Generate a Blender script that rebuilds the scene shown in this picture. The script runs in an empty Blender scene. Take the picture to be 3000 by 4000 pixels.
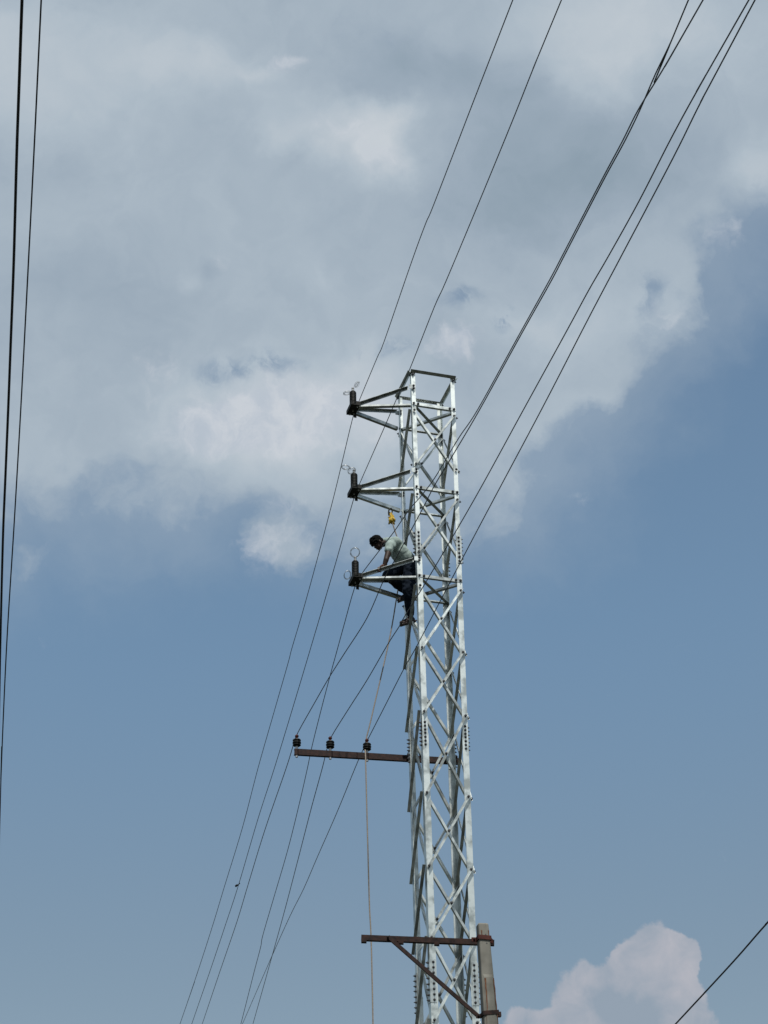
import bpy, bmesh, math, random
from mathutils import Vector, Matrix, noise
random.seed(7)
C = bpy.context.scene.collection
SC = bpy.context.scene

# ------------------------------------------------------------------ camera
PITCH, ROLL, FPX, CZ = 0.552967, -0.019198, 7400.0, 1.6
cp, sp, cr, sr = math.cos(PITCH), math.sin(PITCH), math.cos(ROLL), math.sin(ROLL)
R0, U0, F0 = Vector((1, 0, 0)), Vector((0, -sp, cp)), Vector((0, cp, sp))
CR, CU = R0 * cr + U0 * sr, U0 * cr - R0 * sr
cam = bpy.data.objects.new('camera', bpy.data.cameras.new('camera'))
C.objects.link(cam)
cam.matrix_world = Matrix(((CR.x, CU.x, -F0.x, 0), (CR.y, CU.y, -F0.y, 0), (CR.z, CU.z, -F0.z, CZ), (0, 0, 0, 1)))
cam.data.sensor_fit = 'VERTICAL'; cam.data.sensor_height = 36.0
cam.data.lens = 36.0 * FPX / 4000.0
cam.data.clip_start = 0.1; cam.data.clip_end = 6000
SC.camera = cam
CAM = Vector((0, 0, CZ))
def ray(px, py):
    return (CR * ((px - 1500) / FPX) - CU * ((py - 2000) / FPX) + F0).normalized()
def at(px, py, d):                      # point d metres away in the direction of a photo pixel
    return CAM + ray(px, py) * d

# ------------------------------------------------------------------ light
def s2l(c): return tuple(((v / 255) / 12.92 if v / 255 <= .04045 else ((v / 255 + .055) / 1.055) ** 2.4) for v in c)
SUN_EL, SUN_AZ = math.radians(60), math.radians(165)        # azimuth clockwise from +Y: behind and to the right
sd = Vector((math.sin(SUN_AZ) * math.cos(SUN_EL), math.cos(SUN_AZ) * math.cos(SUN_EL), math.sin(SUN_EL)))
sun = bpy.data.objects.new('sun', bpy.data.lights.new('sun', 'SUN')); C.objects.link(sun)
sun.data.energy = 4.9; sun.data.angle = math.radians(0.6); sun.data.color = (1, .97, .91)
sun.rotation_euler = (-sd).to_track_quat('-Z', 'Y').to_euler()
SC.view_settings.view_transform = 'Standard'; SC.view_settings.look = 'None'
SC.view_settings.exposure = 0; SC.view_settings.gamma = 1

W = bpy.data.worlds.new('World'); SC.world = W; W.use_nodes = True
W.cycles.sampling_method = 'MANUAL'; W.cycles.sample_map_resolution = 256
N, LK = W.node_tree.nodes, W.node_tree.links
for n in list(N): N.remove(n)
def nd(t, **k):
    n = N.new(t)
    for a, b in k.items(): setattr(n, a, b)
    return n
def lk(a, b): LK.new(a, b)
def mth(op, a, b=None, c=None, clamp=False):
    n = nd('ShaderNodeMath', operation=op, use_clamp=clamp)
    for i, v in enumerate((a, b, c)):
        if v is None: continue
        if isinstance(v, (int, float)): n.inputs[i].default_value = v
        else: lk(v, n.inputs[i])
    return n.outputs[0]
def vm(op, a, b=None, out=0):
    n = nd('ShaderNodeVectorMath', operation=op)
    for i, v in enumerate((a, b)):
        if v is None: continue
        if isinstance(v, (tuple, Vector)): n.inputs[i].default_value = tuple(v)
        else: lk(v, n.inputs[i])
    return n.outputs[out]
def sstep(v, a, b):
    n = nd('ShaderNodeMapRange', interpolation_type='SMOOTHSTEP')
    lk(v, n.inputs[0]); n.inputs[1].default_value = a; n.inputs[2].default_value = b
    return n.outputs[0]
def mixc(f, a, b):
    n = nd('ShaderNodeMix', data_type='RGBA')
    if isinstance(f, float): n.inputs[0].default_value = f
    else: lk(f, n.inputs[0])
    for i, v in ((6, a), (7, b)):
        if isinstance(v, tuple): n.inputs[i].default_value = v + (1,)
        else: lk(v, n.inputs[i])
    return n.outputs[2]
D = nd('ShaderNodeTexCoord').outputs['Generated']           # in a world shader this is the direction looked in
sky = nd('ShaderNodeTexSky', sky_type='NISHITA', sun_disc=False, sun_elevation=SUN_EL, sun_rotation=SUN_AZ,
         altitude=150, air_density=1.0, dust_density=2.2, ozone_density=1.2)
# direction -> plane of the sky facing south-up (a gnomonic chart of the sky dome, fixed in the world)
df = mth('MAXIMUM', vm('DOT_PRODUCT', D, F0, 1), 0.12)
cu = mth('DIVIDE', vm('DOT_PRODUCT', D, R0, 1), df); cv = mth('DIVIDE', vm('DOT_PRODUCT', D, U0, 1), df)
cmb = nd('ShaderNodeCombineXYZ'); lk(cu, cmb.inputs[0]); lk(cv, cmb.inputs[1]); P = cmb.outputs[0]
def fbm(vec, scale, detail, dist=0, out=0, rough=.55, w=None):
    n = nd('ShaderNodeTexNoise', noise_dimensions='3D' if w is None else '4D')
    n.inputs['Scale'].default_value = scale; n.inputs['Detail'].default_value = detail
    n.inputs['Distortion'].default_value = dist; n.inputs['Roughness'].default_value = rough
    if w is not None: n.inputs['W'].default_value = w
    lk(vec, n.inputs['Vector']); return n.outputs[out]
warp = vm('SCALE', vm('SUBTRACT', fbm(D, 13, 6, out=1), (.5, .5, .5))); warp.node.inputs['Scale'].default_value = .085
warp2 = vm('SCALE', vm('SUBTRACT', fbm(D, 45, 5, out=1, w=3), (.5, .5, .5)), None); warp2.node.inputs['Scale'].default_value = .022
PW = vm('ADD', vm('ADD', P, warp), warp2)
PC = vm('ADD', P, warp2)
K = 3000 / 1659 / FPX                   # overview pixel (1659 wide) -> chart units
def chart(x, y):
    d = ray(x * 3000 / 1659, y * 3000 / 1659); f = d.dot(F0)
    return d.dot(R0) / f, d.dot(U0) / f
def lobe(vec, x, y, rx, ry, rot=0):
    m = nd('ShaderNodeMapping', vector_type='TEXTURE')
    u, v = chart(x, y)
    m.inputs['Location'].default_value = (u, v, 0); m.inputs['Rotation'].default_value = (0, 0, math.radians(rot))
    m.inputs['Scale'].default_value = (rx * K, ry * K, 1)
    lk(vec, m.inputs['Vector'])
    s = mth('SUBTRACT', 1.0, vm('LENGTH', m.outputs[0], None, 1), clamp=True)
    return mth('MULTIPLY', s, mth('MULTIPLY', s, mth('MULTIPLY_ADD', s, -2.0, 3.0)))
def lobes(base, vec, L):
    for a in L:
        base = mth('MULTIPLY_ADD', lobe(vec, *a[1:]), a[0], base)
    return base
sx = nd('ShaderNodeSeparateXYZ'); lk(PW, sx.inputs[0])
_, v1 = chart(500, 1085)
h1 = mth('MULTIPLY_ADD', sx.outputs[1], 1 / (300 * K), .5 - v1 / (300 * K))
ua, va = chart(1080, 1120); ub, vb = chart(1640, 480)
nx, ny = -(vb - va), (ub - ua); l = math.hypot(nx, ny); nx /= l; ny /= l
h2 = mth('ADD', mth('MULTIPLY', sx.outputs[0], nx / (210 * K)), mth('MULTIPLY_ADD', sx.outputs[1], ny / (210 * K), .5 - (nx * ua + ny * va) / (210 * K)))
cov = mth('MINIMUM', mth('MINIMUM', h1, h2), 1.15)
cov = mth('MAXIMUM', cov, -.15)
cov = lobes(cov, PW, [(.85, 600, 1205, 150, 130), (.5, 1250, 1085, 70, 45), (.35, 60, 1215, 130, 70), (.35, 900, 1150, 320, 190),
    (.6, 640, 930, 300, 170), (-.12, 220, 1030, 160, 60), (.35, 1470, 690, 130, 190), (.2, 1330, 800, 240, 100), (-.2, 1180, 900, 160, 140)])
PH = vm('ADD', PC, vm('SCALE', warp)); PH.node.inputs[1].links[0].from_node.inputs['Scale'].default_value = .3
cov = mth('MINIMUM', cov, 1.0)
n3 = fbm(PH, 50, 8, .6, rough=.62, w=11)
hole = lobes(mth('MULTIPLY', n3, 0.0), PH, [(.42, 450, 806, 140, 50), (.5, 580, 792, 140, 50), (.5, 830, 757, 150, 60), (.52, 992, 655, 100, 66), (.7, 1088, 690, 60, 60), (.5, 1400, 640, 100, 90), (.35, 860, 1110, 120, 70)])
cov = mth('SUBTRACT', cov, mth('MULTIPLY', hole, sstep(n3, .34, .60)))
n1 = fbm(PW, 22, 9, .35, rough=.60)
n2 = fbm(PW, 24, 8, .9, rough=.56)
cov = mth('MULTIPLY_ADD', n1, .9, mth('SUBTRACT', cov, .45))
alpha = mth('MULTIPLY', sstep(cov, .08, .92), .96)
bri = lobes(mth('MULTIPLY_ADD', fbm(D, 15, 8, .3, rough=.52, w=7), .40, .24), PW, [
    (.34, 60, 160, 520, 260), (.26, 440, 140, 260, 110, -12), (.45, 810, 345, 170, 130, -30), (.28, 680, 270, 260, 100, -10), 
    (.55, 650, 890, 480, 190), (.22, 1150, 700, 220, 90),
    (.3, 1640, 370, 130, 150), (.3, 1350, 40, 480, 180), (.25, 1280, 160, 160, 110), 
    (-.32, 1270, 340, 420, 260), (-.2, 960, 150, 300, 140), (-.12, 170, 640, 330, 200), (-.14, 1060, 480, 260, 160), (.14, 1430, 700, 260, 160), (.1, 1200, 900, 260, 200)])
bri = lobes(bri, PH, [(.16, 560, 165, 90, 30, -10), (.25, 800, 330, 60, 36), (-.14, 455, 575, 42, 34), (.16, 400, 600, 40, 40)])
bri = mth('ADD', bri, mth('MULTIPLY_ADD', n2, .34, -.17), clamp=True)
# crisper billows on top of the soft sheet
pf = lobes(mth('MULTIPLY_ADD', n3, 1.5, -.95), PH, [(1.0, 650, 890, 380, 140), (.7, 470, 930, 300, 110), (.5, 330, 800, 100, 90), (1.0, 985, 745, 120, 62), (.6, 810, 345, 150, 90, -25),
    (.45, 690, 265, 220, 60, -8), (.7, 612, 140, 90, 44), (.55, 590, 1205, 190, 90), (.3, 620, 1100, 160, 120), (.4, 1560, 500, 120, 80), (.35, 1440, 700, 150, 90),
    (.3, 1250, 1085, 70, 40), (.3, 480, 590, 120, 90)])
puff = mth('MULTIPLY', sstep(pf, .02, .75), .62)
veil = mth('MULTIPLY', sstep(mth('MULTIPLY_ADD', n1, .6, mth('ADD', mth('MINIMUM', mth('ADD', h1, .35), mth('ADD', h2, .55)), -.1)), 0.0, 1.3), .42)
alpha = mth('MAXIMUM', alpha, veil)
rp = nd('ShaderNodeValToRGB'); lk(bri, rp.inputs[0])
els = rp.color_ramp.elements
cols = [(0, (138, 156, 170)), (.3, (157, 172, 186)), (.6, (176, 189, 200)), (1, (201, 208, 214))]
els[0].position, els[1].position = 0, 1
for q in cols[1:-1]: els.new(q[0])
for e, q in zip(els, cols): e.position = q[0]; e.color = s2l(q[1]) + (1,)
# cumulus low in the south-east, crisper edge
cc = lobes(mth('MULTIPLY_ADD', fbm(D, 38, 9, .2, rough=.6, w=2), 1.1, -.55), PC, [
    (1.1, 1405, 2055, 105, 100), (1.0, 1475, 2075, 60, 70), (.9, 1470, 2150, 70, 120), (.9, 1310, 2125, 130, 95), (.9, 1240, 2200, 120, 90), (.55, 1130, 2205, 90, 60), (1.2, 1390, 2230, 220, 130)])
ca = mth('MULTIPLY', sstep(cc, .22, .40), .8)
cb = lobes(mth('MULTIPLY_ADD', fbm(D, 60, 7, .6, w=5), 1.5, -.45), PC, [(.3, 1420, 2050, 110, 90), (.35, 1490, 2110, 60, 90), (-.75, 1350, 2190, 120, 75, -25), (.2, 1270, 2110, 90, 60), (.25, 1140, 2180, 60, 40)])
cumc = mixc(mth('MULTIPLY', cb, 1.0, clamp=True), s2l((150, 162, 176)), s2l((198, 193, 198)))
tint = nd('ShaderNodeMix', data_type='RGBA', blend_type='MULTIPLY'); tint.inputs[0].default_value = 1
skym = nd('ShaderNodeVectorMath', operation='SCALE'); skym.inputs['Scale'].default_value = 0.1; lk(sky.outputs[0], skym.inputs[0])
lk(skym.outputs[0], tint.inputs[6])
sz = nd('ShaderNodeSeparateXYZ'); lk(D, sz.inputs[0])
def elev(y): return math.asin(ray(1500, y * 3000 / 1659).z)
lk(mixc(sstep(mth('ARCSINE', sz.outputs[2]), elev(2300), elev(1250)), (1.34, 1.24, 1.02), (1.38, 1.50, 1.35)), tint.inputs[7])
col = mixc(alpha, tint.outputs[2], rp.outputs[0])
col = mixc(puff, col, mixc(sstep(n3, .35, .65), s2l((180, 190, 204)), s2l((208, 212, 219))))
col = mixc(ca, col, cumc)
low = sstep(mth('ARCSINE', sz.outputs[2]), math.radians(-2), math.radians(15))   # added dimming factor along the horizon, below the frame, for darker steel undersides
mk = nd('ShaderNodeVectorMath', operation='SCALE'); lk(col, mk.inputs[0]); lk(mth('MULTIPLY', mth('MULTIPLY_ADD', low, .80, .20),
    mth('MULTIPLY_ADD', sstep(vm('DOT_PRODUCT', D, F0, 1), -.25, .8), .72, .28)), mk.inputs['Scale'])   # added dimming of the unseen sky, meant to darken steel undersides; col = mk.outputs[0]
bg = nd('ShaderNodeBackground'); bg.inputs['Strength'].default_value = 1.0; lk(col, bg.inputs[0])
lk(bg.outputs[0], nd('ShaderNodeOutputWorld').inputs[0])

# ------------------------------------------------------------------ materials
def mat(name, c1, c2, scale=8, rough=.5, metal=0, r2=None, detail=5, lo=.35, hi=.65, bump=0, spec=.5, vary=0):
    m = bpy.data.materials.new(name); m.use_nodes = True
    n, l = m.node_tree.nodes, m.node_tree.links
    b = n['Principled BSDF']
    tc = n.new('ShaderNodeTexCoord'); nz = n.new('ShaderNodeTexNoise')
    nz.inputs['Scale'].default_value = scale; nz.inputs['Detail'].default_value = detail
    l.new(tc.outputs['Object'], nz.inputs['Vector'])
    r = n.new('ShaderNodeValToRGB'); l.new(nz.outputs[0], r.inputs[0])
    r.color_ramp.elements[0].position = lo; r.color_ramp.elements[1].position = hi
    r.color_ramp.elements[0].color = c1 + (1,); r.color_ramp.elements[1].color = c2 + (1,)
    out = r.outputs[0]
    if vary:
        oi = n.new('ShaderNodeObjectInfo'); mr = n.new('ShaderNodeMapRange')
        l.new(oi.outputs['Random'], mr.inputs[0]); mr.inputs[3].default_value = 1 - vary; mr.inputs[4].default_value = 1 + vary * .4
        v = n.new('ShaderNodeVectorMath'); v.operation = 'SCALE'
        l.new(out, v.inputs[0]); l.new(mr.outputs[0], v.inputs['Scale']); out = v.outputs[0]
    l.new(out, b.inputs['Base Color'])
    b.inputs['Metallic'].default_value = metal; b.inputs['Roughness'].default_value = rough
    b.inputs['Specular IOR Level'].default_value = spec
    if r2 is not None:
        mr = n.new('ShaderNodeMapRange'); l.new(nz.outputs[0], mr.inputs[0])
        mr.inputs[3].default_value = rough; mr.inputs[4].default_value = r2; l.new(mr.outputs[0], b.inputs['Roughness'])
    if bump:
        bp = n.new('ShaderNodeBump'); bp.inputs['Strength'].default_value = bump; bp.inputs['Distance'].default_value = .01
        l.new(nz.outputs[0], bp.inputs['Height']); l.new(bp.outputs[0], b.inputs['Normal'])
    return m
M = {}
M['galv'] = mat('galvanised_steel', (.32, .345, .335), (.55, .585, .57), 9, .33, .9, .46, 7, .36, .56, .15, vary=.34)
M['galvleg'] = mat('galvanised_leg_steel', (.36, .39, .375), (.62, .66, .64), 6.5, .34, .88, .48, 8, .38, .54, .15, vary=.05)
M['bolt'] = mat('weathered_bolt_steel', (.05, .052, .055), (.10, .10, .105), 60, .5, .6)
M['dark'] = mat('dark_plate_steel', (.008, .009, .008), (.018, .018, .016), 20, .6, 0, spec=.15)
M['rubber'] = mat('black_polymer', (.004, .005, .004), (.008, .009, .008), 30, .5, spec=.2)
M['cap'] = mat('insulator_cap_metal', (.3, .3, .3), (.5, .5, .48), 60, .4, .7)
M['rust'] = mat('brown_painted_steel', (.008, .004, .004), (.034, .015, .011), 22, .65, .1, .8, 6, bump=.2, spec=.25)
M['redrust'] = mat('red_oxide_steel', (.038, .010, .008), (.08, .020, .014), 18, .65, .1, .8, 6, bump=.2, spec=.25)
M['wire'] = mat('weathered_conductor', (.05, .053, .062), (.075, .078, .088), 30, .55, .4)
M['cable'] = mat('black_cable', (.006, .005, .009), (.012, .010, .014), 30, .6)
M['tie'] = mat('bright_binding_wire', (.25, .26, .26), (.4, .42, .42), 30, .4, .6)
M['rope'] = mat('tan_rope', (.17, .145, .115), (.28, .24, .20), 70, .9)
M['yellow'] = mat('yellow_cloth', (.30, .19, .015), (.55, .37, .03), 22, .8, bump=.4)
M['skin'] = mat('skin', (.016, .008, .006), (.032, .015, .010), 25, .6, spec=.25)
M['hand'] = mat('hand_skin', (.050, .020, .012), (.10, .038, .020), 35, .5)
M['hair'] = mat('black_hair', (.002, .002, .002), (.005, .005, .005), 90, .95, bump=.8, spec=.08)
M['shirt'] = mat('pale_green_shirt', (.19, .245, .228), (.25, .315, .292), 9, .85, bump=.35)
M['denim'] = mat('dark_denim', (.005, .009, .016), (.009, .014, .024), 14, .9, bump=.35, spec=.1)
M['shoe'] = mat('brown_shoe_leather', (.008, .005, .004), (.028, .014, .010), 30, .6, spec=.3)
M['ground'] = mat('dry_grass_ground', (.009, .013, .006), (.024, .024, .013), .25, .95)

def concrete():
    m = mat('weathered_concrete', (.115, .112, .095), (.185, .18, .155), 7, .85, 0, detail=8, lo=.3, hi=.7, bump=.25)
    n, l = m.node_tree.nodes, m.node_tree.links
    b = n['Principled BSDF']; src = b.inputs['Base Color'].links[0].from_socket
    tc = n.new('ShaderNodeTexCoord'); mp = n.new('ShaderNodeMapping'); mp.inputs['Scale'].default_value = (26, 26, 1.6)
    l.new(tc.outputs['Object'], mp.inputs[0])
    nz = n.new('ShaderNodeTexNoise'); nz.inputs['Scale'].default_value = 1; nz.inputs['Detail'].default_value = 4
    l.new(mp.outputs[0], nz.inputs['Vector'])
    r = n.new('ShaderNodeValToRGB'); l.new(nz.outputs[0], r.inputs[0])
    r.color_ramp.elements[0].position = .60; r.color_ramp.elements[1].position = .72
    r.color_ramp.elements[0].color = (0, 0, 0, 1); r.color_ramp.elements[1].color = (.55, .55, .55, 1)
    mx = n.new('ShaderNodeMix'); mx.data_type = 'RGBA'
    l.new(r.outputs[0], mx.inputs[0]); l.new(src, mx.inputs[6]); mx.inputs[7].default_value = (.075, .030, .012, 1)
    l.new(mx.outputs[2], b.inputs['Base Color'])
    return m
M['concrete'] = concrete()
M['stain'] = mat('rust_stain', (.07, .022, .008), (.14, .06, .025), 30, .9)

# ------------------------------------------------------------------ mesh helpers
class MB:
    def __init__(s): s.v, s.f = [], []
    def add(s, vs, fs):
        o = len(s.v); s.v += [Vector(v) for v in vs]; s.f += [tuple(i + o for i in f) for f in fs]
    def build(s, name, m, parent=None, smooth=False, loc=None):
        me = bpy.data.meshes.new(name)
        loc = Vector(loc) if loc is not None else Vector((0, 0, 0))
        if parent is not None: loc_w = Vector(parent['_w']) ; vs = [v - loc_w for v in s.v]
        else: loc_w = loc; vs = [v - loc for v in s.v]
        me.from_pydata([tuple(v) for v in vs], [], s.f); me.validate(); me.update()
        me.materials.append(M[m] if isinstance(m, str) else m)
        if smooth:
            for p in me.polygons: p.use_smooth = True
        o = bpy.data.objects.new(name, me); C.objects.link(o)
        if parent is not None: o.parent = parent
        else: o.location = loc
        o['_w'] = tuple(loc_w)
        return o
    def angle(s, p0, p1, n1, n2, w1, w2, t):
        ax = (p1 - p0).normalized()
        n1 = (n1 - ax * n1.dot(ax)).normalized(); n2 = (n2 - ax * n2.dot(ax) - n1 * n2.dot(n1)).normalized()
        pr = [(0, 0), (w1, 0), (w1, t), (t, t), (t, w2), (0, w2)]
        vs = [p + n1 * a + n2 * b for p in (p0, p1) for a, b in pr]
        fs = [(i, (i + 1) % 6, (i + 1) % 6 + 6, i + 6) for i in range(6)]
        fs += [(5, 4, 3, 0), (3, 2, 1, 0), (6, 9, 10, 11), (6, 7, 8, 9)]
        s.add(vs, fs); return s
    def box(s, c, ax, ay, az, bev=0):
        # c centre, half-extent vectors
        vs = [c + ax * i + ay * j + az * k for k in (-1, 1) for i, j in ((-1, -1), (1, -1), (1, 1), (-1, 1))]
        s.add(vs, [(3, 2, 1, 0), (4, 5, 6, 7), (0, 1, 5, 4), (1, 2, 6, 5), (2, 3, 7, 6), (3, 0, 4, 7)]); return s
    def lathe(s, base, axis, prof, n=20):
        ax = axis.normalized(); a = ax.orthogonal().normalized(); b = ax.cross(a)
        o = len(s.v)
        for r, h in prof:
            for i in range(n):
                t = 2 * math.pi * i / n
                s.v.append(base + ax * h + (a * math.cos(t) + b * math.sin(t)) * r)
        m = len(prof)
        for j in range(m - 1):
            for i in range(n):
                s.f.append((o + j * n + i, o + j * n + (i + 1) % n, o + (j + 1) * n + (i + 1) % n, o + (j + 1) * n + i))
        s.f.append(tuple(o + i for i in reversed(range(n)))); s.f.append(tuple(o + (m - 1) * n + i for i in range(n)))
        return s
    def bolt(s, c, n, r=.017, h=.016):
        s.lathe(c, n, [(r * 1.35, 0), (r * 1.35, .004), (r, .004), (r, h * .8), (r * .8, h), (r * .5, h), (r * .5, h + .012)], 6)
        return s
    def tube(s, pts, r, n=8):
        pts = [Vector(p) for p in pts]; o = len(s.v); ref = None
        for i, p in enumerate(pts):
            t = (pts[min(i + 1, len(pts) - 1)] - pts[max(i - 1, 0)]).normalized()
            if ref is None: ref = t.orthogonal().normalized()
            ref = (ref - t * ref.dot(t)).normalized(); b = t.cross(ref)
            rr = r[i] if isinstance(r, (list, tuple)) else r
            for k in range(n):
                a = 2 * math.pi * k / n
                s.v.append(p + (ref * math.cos(a) + b * math.sin(a)) * rr)
        for i in range(len(pts) - 1):
            for k in range(n):
                s.f.append((o + i * n + k, o + i * n + (k + 1) % n, o + (i + 1) * n + (k + 1) % n, o + (i + 1) * n + k))
        s.f.append(tuple(o + k for k in reversed(range(n)))); s.f.append(tuple(o + (len(pts) - 1) * n + k for k in range(n)))
        return s
def empty(name, loc, label, cat, group=None):
    o = bpy.data.objects.new(name, None); C.objects.link(o); o.location = loc; o['_w'] = tuple(loc)
    o.empty_display_size = .2
    return tag(o, label, cat, group)
def tag(o, label, cat, group=None):
    o['label'] = label; o['category'] = cat
    if group: o['group'] = group
    return o
def catmull(pts, per=8):
    out = []
    for i in range(len(pts) - 1):
        p0, p1, p2, p3 = pts[max(i - 1, 0)], pts[i], pts[i + 1], pts[min(i + 2, len(pts) - 1)]
        for k in range(per):
            t = k / per
            out.append(.5 * ((2 * p1) + (p2 - p0) * t + (2 * p0 - 5 * p1 + 4 * p2 - p3) * t * t + (3 * p1 - p0 - 3 * p2 + p3) * t ** 3))
    out.append(pts[-1]); return out

# ------------------------------------------------------------------ ground
g = MB(); g.add([(-3000, -3000, 0), (3000, -3000, 0), (3000, 3000, 0), (-3000, 3000, 0)], [(0, 1, 2, 3)])
gr = g.build('ground', 'ground'); gr['kind'] = 'structure'

# ------------------------------------------------------------------ lattice tower
YAW = 0.2905; TX, TY = 0.7053 - .003, 24.5; W0 = .71406
EX = Vector((math.cos(YAW), math.sin(YAW), 0)); EY = Vector((-math.sin(YAW), math.cos(YAW), 0)); EZ = Vector((0, 0, 1))
HREF = 16.80 + CZ
def width(z): return W0 * (1 + .01007 * (max(z, 8.0) - HREF))
def leg_pt(k, z):                 # k 0..3 = A near left, B near right, D far right, C far left (anticlockwise)
    h = width(z) / 2
    a, b = ((-1, -1), (1, -1), (1, 1), (-1, 1))[k]
    return Vector((TX, TY, z)) + EX * (a * h) + EY * (b * h)
def px_of(p):
    d = p - CAM; f = d.dot(F0); return 1500 + FPX * d.dot(CR) / f, 2000 - FPX * d.dot(CU) / f
def z_of(y, k=0):
    lo, hi = 0.0, 22.0
    for _ in range(50):
        m = (lo + hi) / 2
        if px_of(leg_pt(k, m))[1] > y: lo = m
        else: hi = m
    return lo
def atL(px, py, ly):              # photo pixel -> point on the vertical plane ly metres behind the tower's middle
    r = ray(px, py); t = (Vector((TX, TY, 0)) + EY * ly - CAM).dot(EY) / r.dot(EY); return CAM + r * t
tower = empty('lattice_tower', (TX, TY, 0), 'tall galvanised steel lattice tower with three bracket arms on its left side', 'lattice tower')
CORN = [(EX, EY), (-EX, EY), (-EX, -EY), (EX, -EY)]       # flange directions inward for A, B, D, C
Ztop = z_of(1450)
S1, S2, S3 = z_of(2132), z_of(2862), z_of(3835)
secs = [(Ztop, S1, .066, .007, .004), (S1, S2, .080, .008, .002), (S2, S3, .088, .009, 0), (S3, 0.0, .098, .010, -.002)]
for k in range(4):
    n1, n2 = CORN[k]
    mb = MB()
    for (z1, z0, fw, t, inset) in secs:
        off = (n1 + n2) * inset
        mb.angle(leg_pt(k, z0) + off, leg_pt(k, z1) + off, n1, n2, fw, fw, t)
    mb.build('leg', 'galvleg', tower)
boltlist = []         # (priority, centre, normal, parent)
# splice plates
FACES = [(0, 1, EX, -EY), (1, 2, EY, EX), (2, 3, -EX, EY), (3, 0, -EY, -EX)]   # leg from, leg to, along, outward
for si, (zs, up, dn, fw, nb, pl) in enumerate([(S1, .27, .20, .070, 7, True), (S2, .20, .20, .080, 7, False), (S3, .30, .27, .086, 8, True)]):
    for k in range(4):
        n1, n2 = CORN[k]
        c0, c1 = leg_pt(k, zs - dn), leg_pt(k, zs + up)
        mb = MB()
        if pl: mb.angle(c0 - (n1 + n2) * .009, c1 - (n1 + n2) * .009, n1, n2, fw, fw, .007)
        else: mb.angle(c0 + (n1 + n2) * .012, c1 + (n1 + n2) * .012, n1, n2, fw * .9, fw * .9, .007)
        plate = mb.build('splice_plate', 'galv', tower)
        for q in range(nb):
            z = zs - dn + (q + .5) * (up + dn) / nb
            if q == nb // 2: z += .006
            for (fd, od) in ((n1, -n2), (n2, -n1)):
                front = od.y < -.5
                pr = (0 if front and k in (0, 1) else 1 if (od.dot(EX) < -.5 and k in (0, 3)) or (od.dot(EX) > .5 and k in (1, 2)) else 4)
                boltlist.append((pr, leg_pt(k, z) + fd * fw * .52 + od * (.0095 if pl else .0015), od, plate, .0145 if pr == 0 else .0125, .013 if pr == 0 else .022))
# front flanges of the far legs are seen through the tower from inside
LV = [(z_of(1602), z_of(1812)), (z_of(1931), z_of(2154))]
nodes = [z_of(y) for y in (2287, 2529, 2779, 3096, 3382, 3662, 3985)]
for a, b in zip(nodes, nodes[1:]): LV.append((a, b))
zz = nodes[-1]; low = []
while zz > 1.2:
    z2 = max(zz - 1.42, 0.05); (LV if len(LV) < 9 else low).append((zz, z2)); zz = z2
low_mb = MB()
def brace(mb, f, za, zb, outer, w=.034, w2=.045, t=.005):
    """one diagonal on face f from its first leg at height za to its second leg at height zb"""
    i, j, al, out = FACES[f]
    g = .034
    pa, pb = leg_pt(i, za) + al * g, leg_pt(j, zb) - al * g
    ax = (pb - pa).normalized(); up = (EZ - ax * EZ.dot(ax)).normalized()
    off = out * (.0115 if outer else -.0185)
    pa, pb = pa + off - ax * .03, pb + off + ax * .03
    # heel along the lower edge; one leg of the angle lies in the face, the other stands out of it
    mb.angle(pa - up * w / 2, pb - up * w / 2, up, out if outer else -out, w, w2, t)
for li, (zh, zl) in enumerate(LV):
    for f in range(4):
        i, j, al, out = FACES[f]
        for outer in (True, False):
            mb = MB(); brace(mb, f, zl if outer else zh, zh if outer else zl, outer, w2=.028 if (outer and f == 1) else .045)
            mb.build('brace', 'galv', tower)
        g = .034
        for leg, sgn, z, pr in ((i, 1, zl, 0), (j, -1, zh, 0), (i, 1, zh, 1), (j, -1, zl, 1)):
            if li >= 2 and pr == 1 and li < len(LV) and z != LV[2][0]: continue
            p = leg_pt(leg, z) + al * sgn * g + out * .0175
            boltlist.append(((.5 if f == 0 else 2.5) + pr * .2, p, out, tower, .017, .012))
        pm = (leg_pt(i, (zh + zl) / 2) + leg_pt(j, (zh + zl) / 2)) / 2 + out * .0175
        boltlist.append((.4 if f == 0 else 2.4, pm, out, tower, .017, .012))
        if f in (2,):
            boltlist.append((1.5, pm - out * .048, -out, tower, .016, .010))
for (zh, zl) in low:
    for f in range(4):
        for outer in (True, False): brace(low_mb, f, zl if outer else zh, zh if outer else zl, outer)
lo = low_mb.build('brace', 'galv', tower); lo['kind'] = 'stuff'; lo['label'] = 'lower diagonal braces of the tower'

# top frame: four horizontals
for f in range(4):
    i, j, al, out = FACES[f]
    z = Ztop - .03
    mb = MB().angle(leg_pt(i, z) + al * -.01 + out * .012, leg_pt(j, z) + al * .01 + out * .012, (EZ + out), (EZ * .9 - out), .052, .052, .006)
    mb.build('top_rail', 'galv', tower)
    for leg, sg in ((i, 1), (j, -1)):
        boltlist.append((2.2, leg_pt(leg, z - .026) + al * sg * .03 + out * .009, out, tower, .016, .014))

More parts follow.
